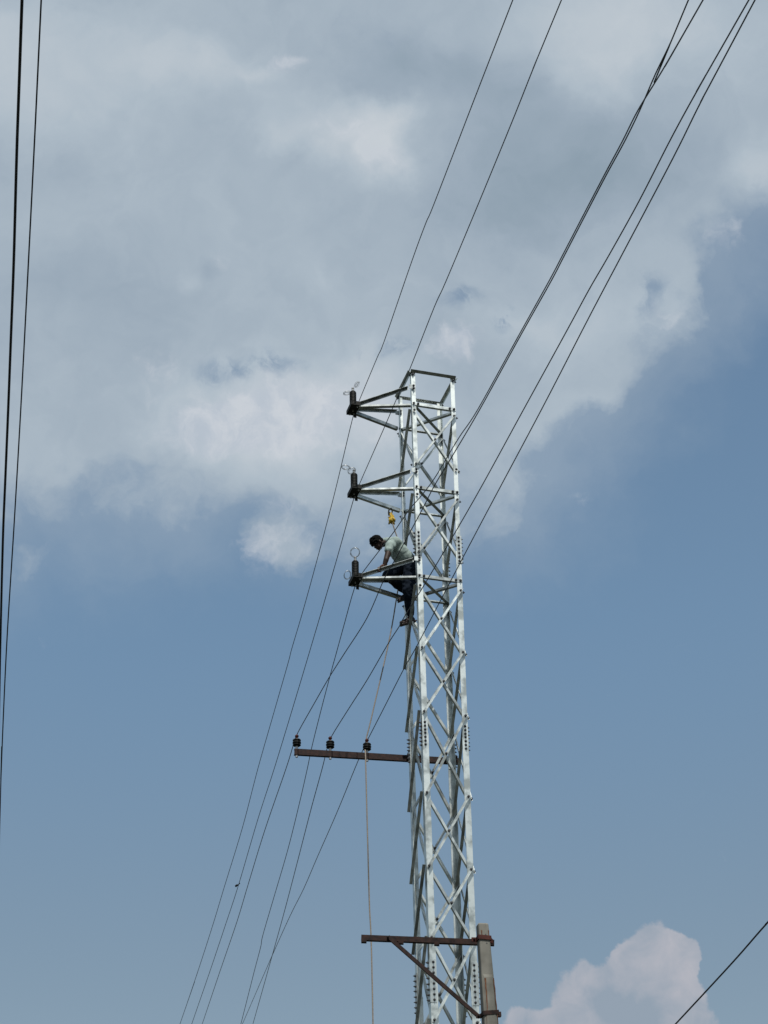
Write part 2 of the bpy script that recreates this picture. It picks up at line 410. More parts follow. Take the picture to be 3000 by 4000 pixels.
# bracket arms
ARM = .835
arm_levels = [(z_of(1580), z_of(1512), 0), (z_of(1906), z_of(1838), 1), (z_of(2253), z_of(2183), 2)]
TIPS = []
for (za, zt, ai) in arm_levels:
    h = width(za) / 2
    # horizontals A-B and C-D, plan bracing A-D and B-C
    A, B, Dd, Cc = (leg_pt(k, za) for k in range(4))
    MB().angle(A + EX * .05 - EY * .004, B + EX * .0 - EY * .004, -EY * -1, EZ, .045, .05, .005).build('horizontal_strut', 'galv', tower)
    MB().angle(Cc + EX * .0 + EY * .006, Dd + EX * .0 + EY * .006, -EY, EZ, .05, .045, .005).build('horizontal_strut', 'galv', tower)
    for (p, q, dz) in ((A + EX * .03 + EY * .03, Dd - EX * .04 - EY * .03, -.008), (B - EX * .03 + EY * .03, Cc + EX * .04 - EY * .03, -.016)):
        d = (q - p).normalized(); sd_ = Vector((d.y, -d.x, 0))
        MB().angle(p + EZ * dz, q + EZ * dz, sd_, EZ, .05, .035, .005).build('plan_brace', 'galv', tower)
    for s_ in (0, 1):
        for dx in (.03, .10):
            boltlist.append((.45, (A if s_ == 0 else B) + EX * (dx if s_ == 0 else -dx) - EY * .010 + EZ * .028, -EY, tower, .016, .012))
    tip = Vector((TX, TY, za)) - EX * (h + ARM)
    TIPS.append(tip)
    arm = MB()
    # front chord: vertical leg in front, horizontal leg below
    qa, qc = A - EX * .012 + EY * .02, Cc - EX * .012 - EY * .0
    ta, tc = tip + EX * .02 - EY * .085, tip + EX * .02 + EY * .085
    d = (qa - ta).normalized(); arm.angle(ta, qa, EZ, Vector((-d.y, d.x, 0)), .028, .062, .006)
    d = (qc - tc).normalized(); arm.angle(tc, qc, EZ, Vector((-d.y, d.x, 0)), .055, .05, .006)
    root = arm.build('cross_arm', 'galv', tower)
    for k, sg in ((0, -1), (3, 1)):
        u = leg_pt(k, zt) - EX * .05 + EY * (.03 if k == 0 else -.03); tt = tip + EY * sg * .07 + EX * .05 + EZ * .062
        d = (u - tt).normalized(); fr = Vector((d.y, -d.x, 0)).normalized()
        if fr.y > 0: fr = -fr
        MB().angle(tt, u, -EZ, fr, .042, .055, .005).build('tie_strut', 'galv', root)
        c = leg_pt(k, zt) + EX * .022
        gp = MB().box(c - EY * (.0135 if k == 0 else -.0135) * 1 + EX * .0 - EX * .02, EX * .045, EY * .003, EZ * .038)
        gp.build('gusset_plate', 'galv', root)
        for dz in (-.025, .025):
            boltlist.append((.6 if k == 0 else 3, c + EX * .012 - EY * .018 + EZ * dz, -EY, root, .016, .012))
    ep = MB().box(tip - EX * .005 - EZ * .006, EX * .068, EY * .15, EZ * .006)
    ep.box(tip - EX * .073 + EZ * .022, EX * .004, EY * .15, EZ * .035)
    ep.box(tip + EX * .03 - EY * .153 + EZ * .02, EX * .035, EY * .003, EZ * .034)
    ep.box(tip + EX * .05 + EY * .10 - EZ * .045, EX * .022, EY * .004, EZ * .034)
    epo = ep.build('end_plate', 'dark', root)
    for dx, dy in ((.03, -.11), (.03, .10), (-.03, .12)):
        bo = MB().bolt(tip + EX * dx + EY * dy - EZ * .012, -EZ, .014, .012); bo.build('bolt', 'cap', root)

# rusty cross arm clamped behind the two far legs, part of the tower
r1 = atL(1795, 2971, width(S2) / 2 + .05); r0 = atL(1158, 2937, width(S2) / 2 + .30); 
zc = (r1.z + r0.z) / 2; r0.z = r1.z = zc
# keep both ends on their photo pixels while level
def ray_at_z(px, py, z):
    r = ray(px, py); return CAM + r * ((z - CAM.z) / r.z)
RD = (r1 - r0).normalized(); RN = Vector((-RD.y, RD.x, 0))
rmb = MB()
pr = [(0, -.045), (.05, -.045), (.05, -.038), (.007, -.038), (.007, .038), (.05, .038), (.05, .045), (0, .045)]
vs = [p + RN * a + EZ * b for p in (r0 - RD * .03, r1) for a, b in pr]
rmb.add(vs, [(i, (i + 1) % 8, (i + 1) % 8 + 8, i + 8) for i in range(8)] + [(0, 1, 2, 3), (0, 3, 4, 7), (4, 5, 6, 7), (8, 11, 10, 9), (8, 15, 12, 11), (12, 15, 14, 13)])
ra = rmb.build('rusty_cross_arm', 'rust', tower); ra['label'] = 'rusty brown channel arm fixed behind the far legs'
for k in (3, 2):
    p = leg_pt(k, zc); tpar = (p - r0).dot(RD); q = r0 + RD * tpar
    MB().box((p + q) / 2 + RD * .03 + EZ * .0, RD * .03, RN * ((q - p).length / 2 + .0), EZ * .05).build('clamp_bracket', 'rust', ra)

# bolts: the hundred most visible as objects of their own, the rest as one
boltlist.sort(key=lambda b: b[0])
nt = 0
rest = MB()
for pr_, c, n, par, r, h in boltlist:
    if par is not tower:
        MB().bolt(c, n, r, h).build('bolt', 'bolt', par)
    elif nt < 96:
        MB().bolt(c, n, r, h).build('bolt', 'bolt', tower); nt += 1
    else: rest.bolt(c, n, r, h)
if rest.v:
    o = rest.build('bolt', 'bolt', tower); o['kind'] = 'stuff'
# concrete footing of the tower
fm = MB()
for k in range(4):
    p = leg_pt(k, 0); n1, n2 = CORN[k]
    fm.box(p + (n1 + n2) * .05 + EZ * .1, EX * .17, EY * .17, EZ * .12)
fm.build('footing', 'concrete', tower)

# ------------------------------------------------------------------ insulators
def post_insulator(base, label):
    t = empty('post_insulator', base, label, 'insulator', 'black insulators on the bracket arm tips')
    prof = [(.030, .045), (.046, .052)]
    z = .06
    for i in range(9):
        prof += [(.049, z), (.0535, z + .008), (.0535, z + .016), (.049, z + .024)]; z += .0275
    prof += [(.047, z + .004), (.030, z + .022), (.020, z + .026)]
    MB().lathe(base, EZ, prof, 28).build('insulator_body', 'rubber', t, smooth=False)
    MB().lathe(base, EZ, [(.011, -.05), (.011, .05), (.028, .05), (.028, .056)], 14).build('pin', 'cap', t)
    MB().lathe(base + EZ * -.018, EZ, [(.024, 0), (.024, .018), (.03, .018), (.03, .022)], 6).build('nut', 'cap', t)
    zt = z + .024
    MB().lathe(base + EZ * zt, EZ, [(.017, 0), (.021, .006), (.021, .03), (.014, .034), (.014, .042), (.021, .046), (.021, .062), (.012, .066)], 14).build('cap', 'cap', t)
    return zt + .05
ltop = []
labs = ['black ribbed insulator on the topmost bracket arm tip', 'black ribbed insulator on the middle bracket arm tip, above the yellow cloth bundle',
        'black ribbed insulator on the lowest bracket arm tip, left of the crouching man']
for tip, lb in zip(TIPS, labs):
    b = tip - EX * .01 + EZ * .012 + EY * .0
    hz = post_insulator(b, lb); ltop.append(b + EZ * hz)
def coil(c, nrm, rx, ry, anchor, label, seed):
    rnd = random.Random(seed)
    nrm = nrm.normalized(); a = (CR - nrm * CR.dot(nrm)).normalized(); b = nrm.cross(a)
    pts = []
    for i in range(0, 4 * 18 + 1):
        th = 2 * math.pi * i / 18; w = 1 + .10 * math.sin(th * .73 + seed) + .04 * math.sin(th * 1.9)
        pts.append(c + a * math.cos(th) * rx * w + b * math.sin(th) * ry * w + nrm * .012 * math.sin(th * .41 + seed))
    m = MB(); m.tube(pts, .0022, 5)
    st = pts[-1]; mid = (st + anchor) / 2 + Vector((rnd.uniform(-.02, .02), 0, rnd.uniform(-.03, .0)))
    tl = catmull([st, mid, anchor], 6); m.tube(tl, .0008, 5)
    o = m.build('binding_wire_coil', 'tie', None, loc=c)
    tag(o, label, 'wire coil', 'loose binding wire coils beside the insulators')
def near(px, py, ref):           # point on the ray nearest in depth to a reference point
    r = ray(px, py); return CAM + r * (ref - CAM).dot(F0) * (1 / r.dot(F0))
def obl(ang, tilt):              # normal tilted away from the line of sight
    v = -F0; ax = (CR * math.cos(ang) + CU * math.sin(ang)); return Matrix.Rotation(tilt, 3, ax) @ v
coil(near(1394, 1502, ltop[0]), obl(math.radians(57), 1.2), .05, .05, ltop[0], 'small edge-on wire coil above the top insulator', 1)
coil(near(1356, 1536, ltop[0]), obl(math.radians(8), 1.25), .06, .06, ltop[0], 'small flattened wire coil left of the top insulator', 2)
coil(near(1350, 1826, ltop[1]), obl(math.radians(-5), 1.1), .062, .062, ltop[1], 'wire coil left of the middle insulator cap', 3)
coil(near(1374, 1839, ltop[1]), obl(math.radians(25), .95), .062, .062, ltop[1], 'wire coil touching the middle insulator cap', 4)
coil(near(1387, 2158, ltop[2]), obl(0, .15), .068, .068, ltop[2], 'round open wire coil hanging in the air above the lowest insulator', 5)
coil(near(1357, 2246, ltop[2]), obl(math.radians(80), .6), .06, .06, ltop[2] - EZ * .1, 'wire coil beside the left side of the lowest insulator', 6)

def pin_insulator(base, label):
    t = empty('pin_insulator', base, label, 'insulator', 'stubby black insulators on the rusty arm')
    MB().lathe(base, EZ, [(.016, .045), (.046, .050), (.060, .062), (.050, .074), (.050, .082), (.061, .092), (.061, .106), (.050, .116), (.050, .124), (.060, .134), (.056, .146), (.03, .156), (.02, .158)], 22).build('insulator_body', 'rubber', t)
    MB().lathe(base, EZ, [(.011, -.125), (.018, -.124), (.018, -.108), (.018, -.001), (.019, .0), (.019, .05), (.012, .05)], 12).build('pin', 'cap', t)
    MB().lathe(base + EZ * .156, EZ, [(.02, 0), (.024, .01), (.014, .022), (.014, .03), (.026, .036), (.028, .052), (.02, .062), (.01, .072)], 14).build('groove_cap', 'redrust', t)
    return base + EZ * .215
PIN = []
for x, lb in ((1160, 'stubby black insulator at the left end of the rusty arm'), (1291, 'stubby black insulator in the middle of the rusty arm'),
              (1435, 'stubby black insulator on the rusty arm nearest the tower, rope beside it')):
    # find the spot on the arm whose image column matches
    lo_, hi_ = -.5, (r1 - r0).length
    for _ in range(40):
        m_ = (lo_ + hi_) / 2
        if px_of(r0 + RD * m_ + EZ * .05)[0] < x: lo_ = m_
        else: hi_ = m_
    PIN.append(pin_insulator(r0 + RD * lo_ + RN * .025 + EZ * .046, lb))

# ------------------------------------------------------------------ overhead wires
def wire(name, segs, r, m, label, cat='wire', group=None, ext=(12, 25), per=6, smooth=True):
    """segs: (px, py) list with distances given at a few of them; 1/d runs linearly between"""
    s = [0]
    for a, b in zip(segs, segs[1:]): s.append(s[-1] + math.hypot(a[0] - b[0], a[1] - b[1]))
    ks = [i for i, q in enumerate(segs) if len(q) > 2]
    pts = []
    for i, q in enumerate(segs):
        for a, b in zip(ks, ks[1:]):
            if a <= i <= b:
                f = (s[i] - s[a]) / (s[b] - s[a]); inv = (1 - f) / segs[a][2] + f / segs[b][2]; break
        pts.append(at(q[0], q[1], 1 / inv))
    if ext[0]: pts = [pts[0] + (pts[0] - pts[1]).normalized() * ext[0]] + pts
    if ext[1]: pts = pts + [pts[-1] + (pts[-1] - pts[-2]).normalized() * ext[1]]
    o = MB().tube(catmull(pts, per) if smooth else pts, r, 8).build(name, m, None, smooth=True, loc=pts[len(pts) // 2])
    return tag(o, label, cat, group)
dt = lambda p: (p - CAM).length
T0, T1, T2 = (dt(t) + .35 for t in TIPS)
G = 'bare conductors running past the tower'
wire('power_line', [(2003, 0, 19), (1848, 400), (1694, 800), (1662, 875), (1607, 1025), (1500, 1335), (1472, 1400), (1398, 1578, T0), (1376, 1640), (1307, 1927), (1235, 2200), (1181, 2395), (1140, 2533),
    (1125, 2591), (1068, 2790), (1008, 3000), (947, 3233), (874, 3472), (833, 3608), (779, 3776), (730, 3922), (703, 4000, 47)], .0062, 'wire',
    'thin bare wire passing behind the topmost insulator and bracket arm tip', 'power line', G)
w2 = wire('power_line', [(2193, 0, 18.5), (2094, 240), (2000, 476), (1867, 800), (1741, 1101), (1695, 1203), (1601, 1441), (1550, 1556), (1499, 1675), (1399, 1903, T1), (1378, 1961), (1311, 2200), (1213, 2533), (1146, 2757),
    (1072, 3000), (1007, 3201), (932, 3456), (877, 3624), (817, 3803), (749, 4000, 46)], .0062, 'wire',
    'thin bare wire crossing the tower top corner and the middle arm tip, with a clamp', 'power line', G)
w3 = wire('power_line', [(2746, 0, 15.5), (2663, 145), (2579, 289), (2492, 431), (2431, 552), (2362, 681), (2279, 840), (2196, 1000), (2144, 1099), (2026, 1311), (1866, 1600), (1799, 1700), (1759, 1765), (1698, 1867), (1647, 1935), (1597, 1993),
    (1539, 2077), (1497, 2131), (1406, 2252, T2), (1380, 2312), (1347, 2430), (1314, 2550), (1289, 2641), (1250, 2790), (1217, 2923), (1201, 3000), (1170, 3136), (1124, 3320), (1067, 3515), (1026, 3656), (1018, 3700), (991, 3803), (941, 4000, 44)], .0064, 'wire',
    'bare wire crossing in front of the man and behind the lowest insulator', 'power line', G)
dP = [dt(p) for p in PIN]
wire('power_line', [(2689, 0, 15.2), (2621, 163), (2560, 290), (2499, 431), (2440, 552), (2368, 684), (2285, 843), (2202, 1003), (2151, 1101), (2032, 1313), (1872, 1603), (1770, 1776), (1698, 1895), (1644, 2000), (1546, 2181), (1501, 2261), (1434, 2413), (1347, 2550), (1289, 2641),
    (1225, 2752), (1164, 2861, dP[0]), (1148, 2903), (1118, 3000), (1034, 3244), (969, 3456), (925, 3602), (860, 3792), (790, 4000, 45)], .0062, 'wire',
    'bare wire tied on the insulator at the left end of the rusty arm', 'power line', G)
wire('power_line', [(2925, 0, 15), (2753, 301), (2627, 530), (2497, 784), (2377, 1000), (2300, 1133), (2214, 1292), (2045, 1600), (1853, 1950), (1669, 2265), (1622, 2341), (1575, 2417), (1560, 2446), (1514, 2518), (1434, 2656), (1365, 2764), (1296, 2875, dP[1]), (1278, 2922),
    (1259, 3000), (1213, 3168), (1164, 3358), (1110, 3564), (1048, 3787), (988, 4000, 44)], .0062, 'wire',
    'bare wire running down from top right to the middle insulator of the rusty arm', 'power line', G)
wire('power_line', [(2949, 0, 14.8), (2747, 380), (2627, 621), (2427, 1000), (2300, 1241), (2115, 1600), (1900, 2004), (1759, 2272), (1630, 2520), (1579, 2610), (1500, 2765), (1438, 2886, dP[2]), (1420, 2924), (1387, 3000), (1316, 3174), (1240, 3347), (1186, 3472), (1132, 3580), (1056, 3749), (947, 4000, 50)], .0062, 'wire',
    'bare wire tied on the rusty arm insulator nearest the tower', 'power line', G)
cpos = at(927, 3460, 36.3)
mb = MB().lathe(cpos + CR * -.02, CR * .8 + CU * .6, [(.008, -.025), (.018, -.018), (.021, 0), (.018, .022), (.008, .04)], 10)
mb.tube([cpos, cpos + CR * .05 + CU * .05], .008, 6)
mb.build('clamp', 'dark', w2)
wire('cable', [(86, 0, 10.0), (66, 579), (54, 1013), (43, 1310), (32, 1600), (20, 1890), (11, 2120), (0, 2577), (-8, 3000, 15.5)], .0082, 'cable',
     'thick black cable at the left edge of the picture', 'cable', ext=(8, 20))
wire('cable', [(161, 0, 13.0), (137, 506), (119, 868), (100, 1240), (81, 1600), (56, 2034), (25, 2540), (4, 3032), (-6, 3400, 20)], .0058, 'cable',
     'thinner black cable just right of the thick one at the left edge', 'cable', ext=(8, 20))
wire('cable', [(3200, 3389, 14.2), (3000, 3602), (2862, 3759), (2639, 4000), (2560, 4085, 17.5)], .0066, 'cable',
     'black cable cutting across the bottom right corner', 'cable', ext=(10, 15))

# ------------------------------------------------------------------ rope and cloth bundle
z2 = arm_levels[1][0]
pc = atL(1529, 1999, width(z2) / 2 - .10)
rp_pts = [atL(1532, 2040, .27), atL(1545, 2080, .27), atL(1557, 2116, .28), atL(1570, 2165, .32), atL(1572, 2230, .42), atL(1560, 2290, .46), atL(1553, 2312, .46), atL(1521, 2497, .5)]
pb = PIN[2] + CR * -.02 - CU * .06
rp_pts += [pb, pb]
low_pt = Vector((pb.x, pb.y - .12, pb.z - .28)); rp_pts[-2] = rp_pts[-3].lerp(pb, .75)
for y, x in ((3000, 1429), (3500, 1442), (4000, 1457)):
    r = ray(x, y); yy = pb.y - .13; rp_pts.append(CAM + r * (yy / r.y))
e = rp_pts[-1]; rp_pts.append(Vector((e.x + .02, e.y, .02)))
rope = MB().tube(catmull(rp_pts, 8), .0095, 8).build('rope', 'rope', None, smooth=True, loc=pb)
tag(rope, 'tan rope hanging down from the yellow bundle past the man to the ground', 'rope')
def lump(c, sx_, sy_, sz_, amp, fr, seed, nu=26, nv=18, taper=0):
    m = MB(); vs = []
    for j in range(nv + 1):
        th = math.pi * j / nv
        for i in range(nu):
            ph = 2 * math.pi * i / nu
            d = Vector((math.sin(th) * math.cos(ph), math.sin(th) * math.sin(ph), math.cos(th)))
            k = 1 + amp * noise.noise(d * fr + Vector((seed, 0, 0))) + amp * .5 * noise.noise(d * fr * 2.3 + Vector((0, seed, 0)))
            tp = 1 + taper * d.z
            vs.append(c + EX * d.x * sx_ * k * tp + EY * d.y * sy_ * k * tp + EZ * d.z * sz_ * k)
    fs = [(j * nu + i, (j + 1) * nu + i, (j + 1) * nu + (i + 1) % nu, j * nu + (i + 1) % nu) for j in range(nv) for i in range(nu)]
    m.add(vs, fs); return m
bc = atL(1530, 2022, .27)
bun = lump(bc - EZ * .02, .042, .036, .085, .9, 2.2, 4, taper=-.35)
bun.tube([bc + EZ * .05, bc + EZ * .085 - EX * .012], [.02, .012], 10)
bo = bun.build('cloth_bundle', 'yellow', None, smooth=True, loc=bc)
tag(bo, 'crumpled yellow cloth bundle tied under the middle bracket arm', 'cloth bundle')
kn = MB().tube(catmull([bc + EZ * .06 - EX * .01, bc + EZ * .10 - EX * .045, bc + EZ * .15 - EX * .03, bc + EZ * .16 + EX * .0, bc + EZ * .11 + EX * .01, bc + EZ * .05 - EX * .02], 5), .011, 7)
kn.tube([bc + EZ * .09 - EX * .04, bc + EZ * .03 - EX * .045], [.02, .008], 7)
kn.build('knot', 'dark', bo, smooth=True)

# ------------------------------------------------------------------ man on the tower
def remesh(mb, name, m, parent, voxel, it=6, fac=.5, tex=None):
    o = mb.build(name, m, parent, smooth=True)
    rm = o.modifiers.new('r', 'REMESH'); rm.mode = 'VOXEL'; rm.voxel_size = voxel; rm.use_smooth_shade = True
    sm = o.modifiers.new('s', 'SMOOTH'); sm.iterations = it; sm.factor = fac
    dg = bpy.context.evaluated_depsgraph_get(); dg.update()
    me = bpy.data.meshes.new_from_object(o.evaluated_get(dg))
    old = o.data; o.modifiers.clear(); o.data = me
    if not me.materials: me.materials.append(M[m])
    for p in me.polygons: p.use_smooth = True
    if tex:
        amp, fr, stretch = tex
        nrm = [v.normal.copy() for v in me.vertices]
        for v, nn in zip(me.vertices, nrm):
            q = v.co; k = noise.noise(Vector((q.x * fr, q.y * fr, q.z * fr * stretch))) + .6 * noise.noise(Vector((q.x * fr * 2, q.y * fr * 2, q.z * fr * 2 * stretch)))
            v.co = v.co + nn * amp * k
    me.update(); return o
def cap(mb, a, b, ra, rb, n=16, fa=1.0):
    """tapered capsule"""
    ax = (b - a); L = max(ax.length, 1e-5); ax = ax / L
    prof = []
    for i in range(6):
        t = math.pi / 2 * (1 - i / 5) ; prof.append((max(ra * math.cos(t), .0004), -ra * math.sin(t)))
    for i in range(6):
        t = math.pi / 2 * i / 5; prof.append((max(rb * math.cos(t), .0004), L + rb * math.sin(t)))
    mb.lathe(a, ax, prof, n)
def ell(mb, c, X, Y, Z, n=20):
    vs = []; nv = 12
    for j in range(nv + 1):
        th = math.pi * j / nv; s_ = max(math.sin(th), .01)
        for i in range(n):
            ph = 2 * math.pi * i / n; vs.append(c + X * (s_ * math.cos(ph)) + Y * (s_ * math.sin(ph)) + Z * math.cos(th))
    fs = [(j * n + i, (j + 1) * n + i, (j + 1) * n + (i + 1) % n, j * n + (i + 1) % n) for j in range(nv) for i in range(n)]
    fs += [tuple(range(n)), tuple(nv * n + i for i in reversed(range(n)))]
    mb.add(vs, fs)
J = {k: atL(*v) for k, v in dict(
    head=(1473, 2120, .02), neck=(1503, 2117, .03), up=(1530, 2124, .04), chest=(1548, 2145, .05), waist=(1580, 2182, .06), pelvis=(1606, 2203, .07),
    shN=(1524, 2133, -.13), shF=(1535, 2118, .21), elN=(1508, 2187, -.19), wrN=(1499, 2215, -.17), haN=(1489, 2227, -.15),
    elF=(1560, 2170, .36), wrF=(1545, 2205, .33), hipN=(1607, 2212, -.02), hipF=(1603, 2208, .17),
    knB=(1514, 2246, .16), anB=(1592, 2316, .27), kneeS=(1594, 2312, .0), anS=(1604, 2412, .16)).items()}
man = empty('person', J['pelvis'], 'man in pale green T-shirt and dark jeans bending over the lowest bracket arm', 'person')
# head frame: looks down and to the left
fw = (-EX * .62 - EZ * .78 - EY * .12).normalized()
upv = (-EX * .66 + EZ * .62 - EY * .10); upv = (upv - fw * upv.dot(fw)).normalized(); sdv = fw.cross(upv)
hc = J['head']
body = MB()
ell(body, hc + upv * .015 - fw * .012, fw * .092, sdv * .072, upv * .088)
ell(body, hc + fw * .028 - upv * .052, fw * .058, sdv * .052, upv * .062)
ell(body, hc + fw * .060 - upv * .093, fw * .022, sdv * .026, upv * .018)     # chin
ell(body, hc + fw * .094 - upv * .030, fw * .017, sdv * .011, upv * .022)     # nose
ell(body, hc + fw * .086 - upv * .066, fw * .012, sdv * .024, upv * .010)     # mouth
ell(body, hc + fw * .078 + upv * .012, fw * .014, sdv * .045, upv * .010)     # brow
for s_ in (-1, 1):
    ell(body, hc - fw * .005 - upv * .022 + sdv * s_ * .074, fw * .017, sdv * .009, upv * .029)   # ear
cap(body, hc - upv * .05 - fw * .03, J['neck'] + EX * .02, .056, .060)
cap(body, J['neck'], J['up'], .06, .08)
cap(body, J['shN'], J['shF'], .055, .055)
cap(body, J['up'], J['waist'], .09, .10); cap(body, J['waist'], J['pelvis'], .10, .11)
cap(body, J['shN'], J['elN'], .050, .040); cap(body, J['elN'], J['wrN'], .041, .027)
cap(body, J['shF'], J['elF'], .050, .038); cap(body, J['elF'], J['wrF'], .038, .027)
cap(body, J['hipN'], J['kneeS'], .075, .052); cap(body, J['kneeS'], J['anS'], .052, .035)
cap(body, J['hipF'], J['knB'], .08, .056); cap(body, J['knB'], J['anB'], .055, .035)
cap(body, J['hipN'], J['hipF'], .085, .085)
for k, tx, ty, ly in (('anB', 1568, 2334, .25), ('anS', 1567, 2432, .12)):
    cap(body, J[k] - EZ * .02, atL(tx, ty, ly), .034, .026)
remesh(body, 'body', 'skin', man, .0065, 5)
# the near hand closes over the front tie of the arm
def hand(root, toward, grip_ax, out_dir, name_parent):
    h = MB()
    toward = toward.normalized(); gx = grip_ax.normalized(); od = out_dir.normalized()
    palm = root + toward * .045
    ell(h, palm, toward * .052, gx * .043, od * .020)
    cap(h, root - toward * .02, palm, .026, .024)
    lens = [.040, .046, .043, .034]
    for i, L in enumerate(lens):
        b0 = palm + toward * .040 + gx * (-.030 + .020 * i)
        p1 = b0 + toward * L * .8 + od * .004; p2 = p1 + toward * L * .25 - od * L * .8; p3 = p2 - toward * L * .45 - od * L * .45
        cap(h, b0, p1, .0105, .010, 10); cap(h, p1, p2, .0098, .009, 10); cap(h, p2, p3, .009, .008, 10)
    t0 = palm - gx * .030 - toward * .012; t1 = t0 - gx * .028 + toward * .018 - od * .014; t2 = t1 + toward * .022 - od * .026 + gx * .006
    cap(h, t0, t1, .014, .012, 10); cap(h, t1, t2, .012, .009, 10)
    return h
tieax = (leg_pt(0, arm_levels[2][1]) - EX * .05 + EY * .03 - (TIPS[2] - EY * .07 + EX * .05 + EZ * .062)).normalized()
tb0 = TIPS[2] - EY * .07 + EX * .05 + EZ * .062
# point on the tie under the hand
best = min((tb0 + tieax * (i * .005) for i in range(200)), key=lambda p: abs(px_of(p)[0] - 1489))
hroot = best + EZ * .028 - EX * .0 + EY * .05
J['haN'] = best + EZ * .02
hn = hand(best + EZ * .055 + tieax * .055 + EY * .01, (best - (best + EZ * .055 + tieax * .055) + EZ * .018 - tieax * .02 - EY * .02), (EY * .5 + tieax * .35 - EZ * .1), (EZ * .9 - EX * .35), None)
cap(hn, J['wrN'], best + EZ * .055 + tieax * .055 + EY * .01, .025, .026)
cap(hn, J['wrN'].lerp(J['elN'], .2), J['wrN'], .029, .026)
remesh(hn, 'hand', 'hand', man, .0035, 3)
hf = hand(J['wrF'], (-EX * .7 - EZ * .7), (EX * .5 + EZ * .1 - EY * .3), (EZ * .5 - EX * .5), None)
remesh(hf, 'hand', 'hand', man, .0045, 3)
# hair: cap over the crown, ragged at the edges
hb = MB()
ell(hb, hc + upv * .030 - fw * .020, fw * .098, sdv * .079, upv * .088)
ell(hb, hc + upv * .055 + fw * .045, fw * .052, sdv * .060, upv * .045)
ell(hb, hc - fw * .066 - upv * .018, fw * .045, sdv * .064, upv * .070)
ell(hb, hc - fw * .035 - upv * .005, fw * .055, sdv * .0775, upv * .050)
rnd = random.Random(3)
for i in range(70):
    t = rnd.uniform(-1.3, 1.3); u = rnd.uniform(-.4, 1.4)
    dvec = (fw * math.cos(u) * math.cos(t) + upv * math.sin(u) + sdv * math.sin(t) * math.cos(u)).normalized()
    p = hc + upv * .03 - fw * .01 + Vector((0, 0, 0)) + dvec * .078
    cap(hb, p, p + (dvec * .6 + fw * .7 + upv * rnd.uniform(-.3, .3)).normalized() * .028, .012, .005, 8)
remesh(hb, 'hair', 'hair', man, .005, 2, tex=(.004, 60, 1))
# shirt
sh = MB()
cap(sh, J['neck'] - EX * .012 + EZ * .004, J['neck'] + EX * .04, .060, .072)
cap(sh, J['neck'] + EX * .028, J['up'], .070, .105)
ell(sh, J['up'].lerp(J['chest'], .6), (J['chest'] - J['up']).normalized() * .13, EY * .20, (J['chest'] - J['up']).normalized().cross(EY) * .118)
ell(sh, J['chest'].lerp(J['waist'], .5), (J['waist'] - J['chest']).normalized() * .17, EY * .175, (J['waist'] - J['chest']).normalized().cross(EY) * .128)
ell(sh, J['waist'].lerp(J['pelvis'], .1), (J['waist'] - J['chest']).normalized() * .14, EY * .165, (J['waist'] - J['chest']).normalized().cross(EY) * .130)
cap(sh, J['waist'] - EZ * .035 - EX * .05, J['waist'] - EZ * .07 + EX * .0, .07, .08)
for a, b in (('shN', 'elN'), ('shF', 'elF')):
    d = (J[b] - J[a]).normalized()
    cap(sh, J[a].lerp(J['up'], .35), J[a], .085, .074); cap(sh, J[a], J[a] + d * .10, .072, .066)
remesh(sh, 'shirt', 'shirt', man, .008, 6, tex=(.010, 14, .7))
# trousers
tr = MB()
cap(tr, J['hipN'] + EZ * .0, J['hipF'], .118, .112)
cap(tr, J['waist'].lerp(J['pelvis'], .55), J['pelvis'], .125, .13)
cap(tr, J['hipF'] - EY * .05, J['knB'], .112, .080); cap(tr, J['knB'], J['knB'].lerp(J['anB'], .55), .080, .073); cap(tr, J['knB'].lerp(J['anB'], .45), J['anB'].lerp(J['knB'], .12), .076, .060)
cap(tr, J['hipN'], J['kneeS'], .118, .088); cap(tr, J['kneeS'], J['anS'].lerp(J['kneeS'], .16), .084, .060)
remesh(tr, 'trousers', 'denim', man, .008, 6, tex=(.011, 13, 1))
def shoe(an, toe, name='shoe'):
    s = MB(); d = (toe - an); fl = Vector((d.x, d.y, 0)).normalized(); side = Vector((-fl.y, fl.x, 0))
    dd = (toe - (an - EZ * .06)).normalized()
    upn = side.cross(dd) if side.cross(dd).z > 0 else dd.cross(side)
    heel = an - EZ * .055 - dd * .045
    ell(s, heel + dd * .03 + upn * .012, dd * .065, side * .040, upn * .045)
    ell(s, heel + dd * .115 + upn * .005, dd * .10, side * .045, upn * .038)
    ell(s, heel + dd * .185 - upn * .004, dd * .062, side * .046, upn * .027)
    s.box(heel + dd * .10 - upn * .028, dd * .135, side * .040, upn * .010)
    cap(s, an, heel + dd * .045, .046, .046)
    remesh(s, name, 'shoe', man, .005, 4)
shoe(J['anB'], atL(1566, 2340, .26)); shoe(J['anS'], atL(1569, 2436, .14))
# belt tool loop dangling at the knee
hk = atL(1518, 2268, .12)
MB().tube(catmull([hk + EZ * .05, hk + EZ * .01, hk - EZ * .02 + EX * .012, hk - EZ * .028 + EX * .03, hk - EZ * .008 + EX * .034], 5), [.013] * 20 + [.008], 8).build('strap_hook', 'dark', man, smooth=True)

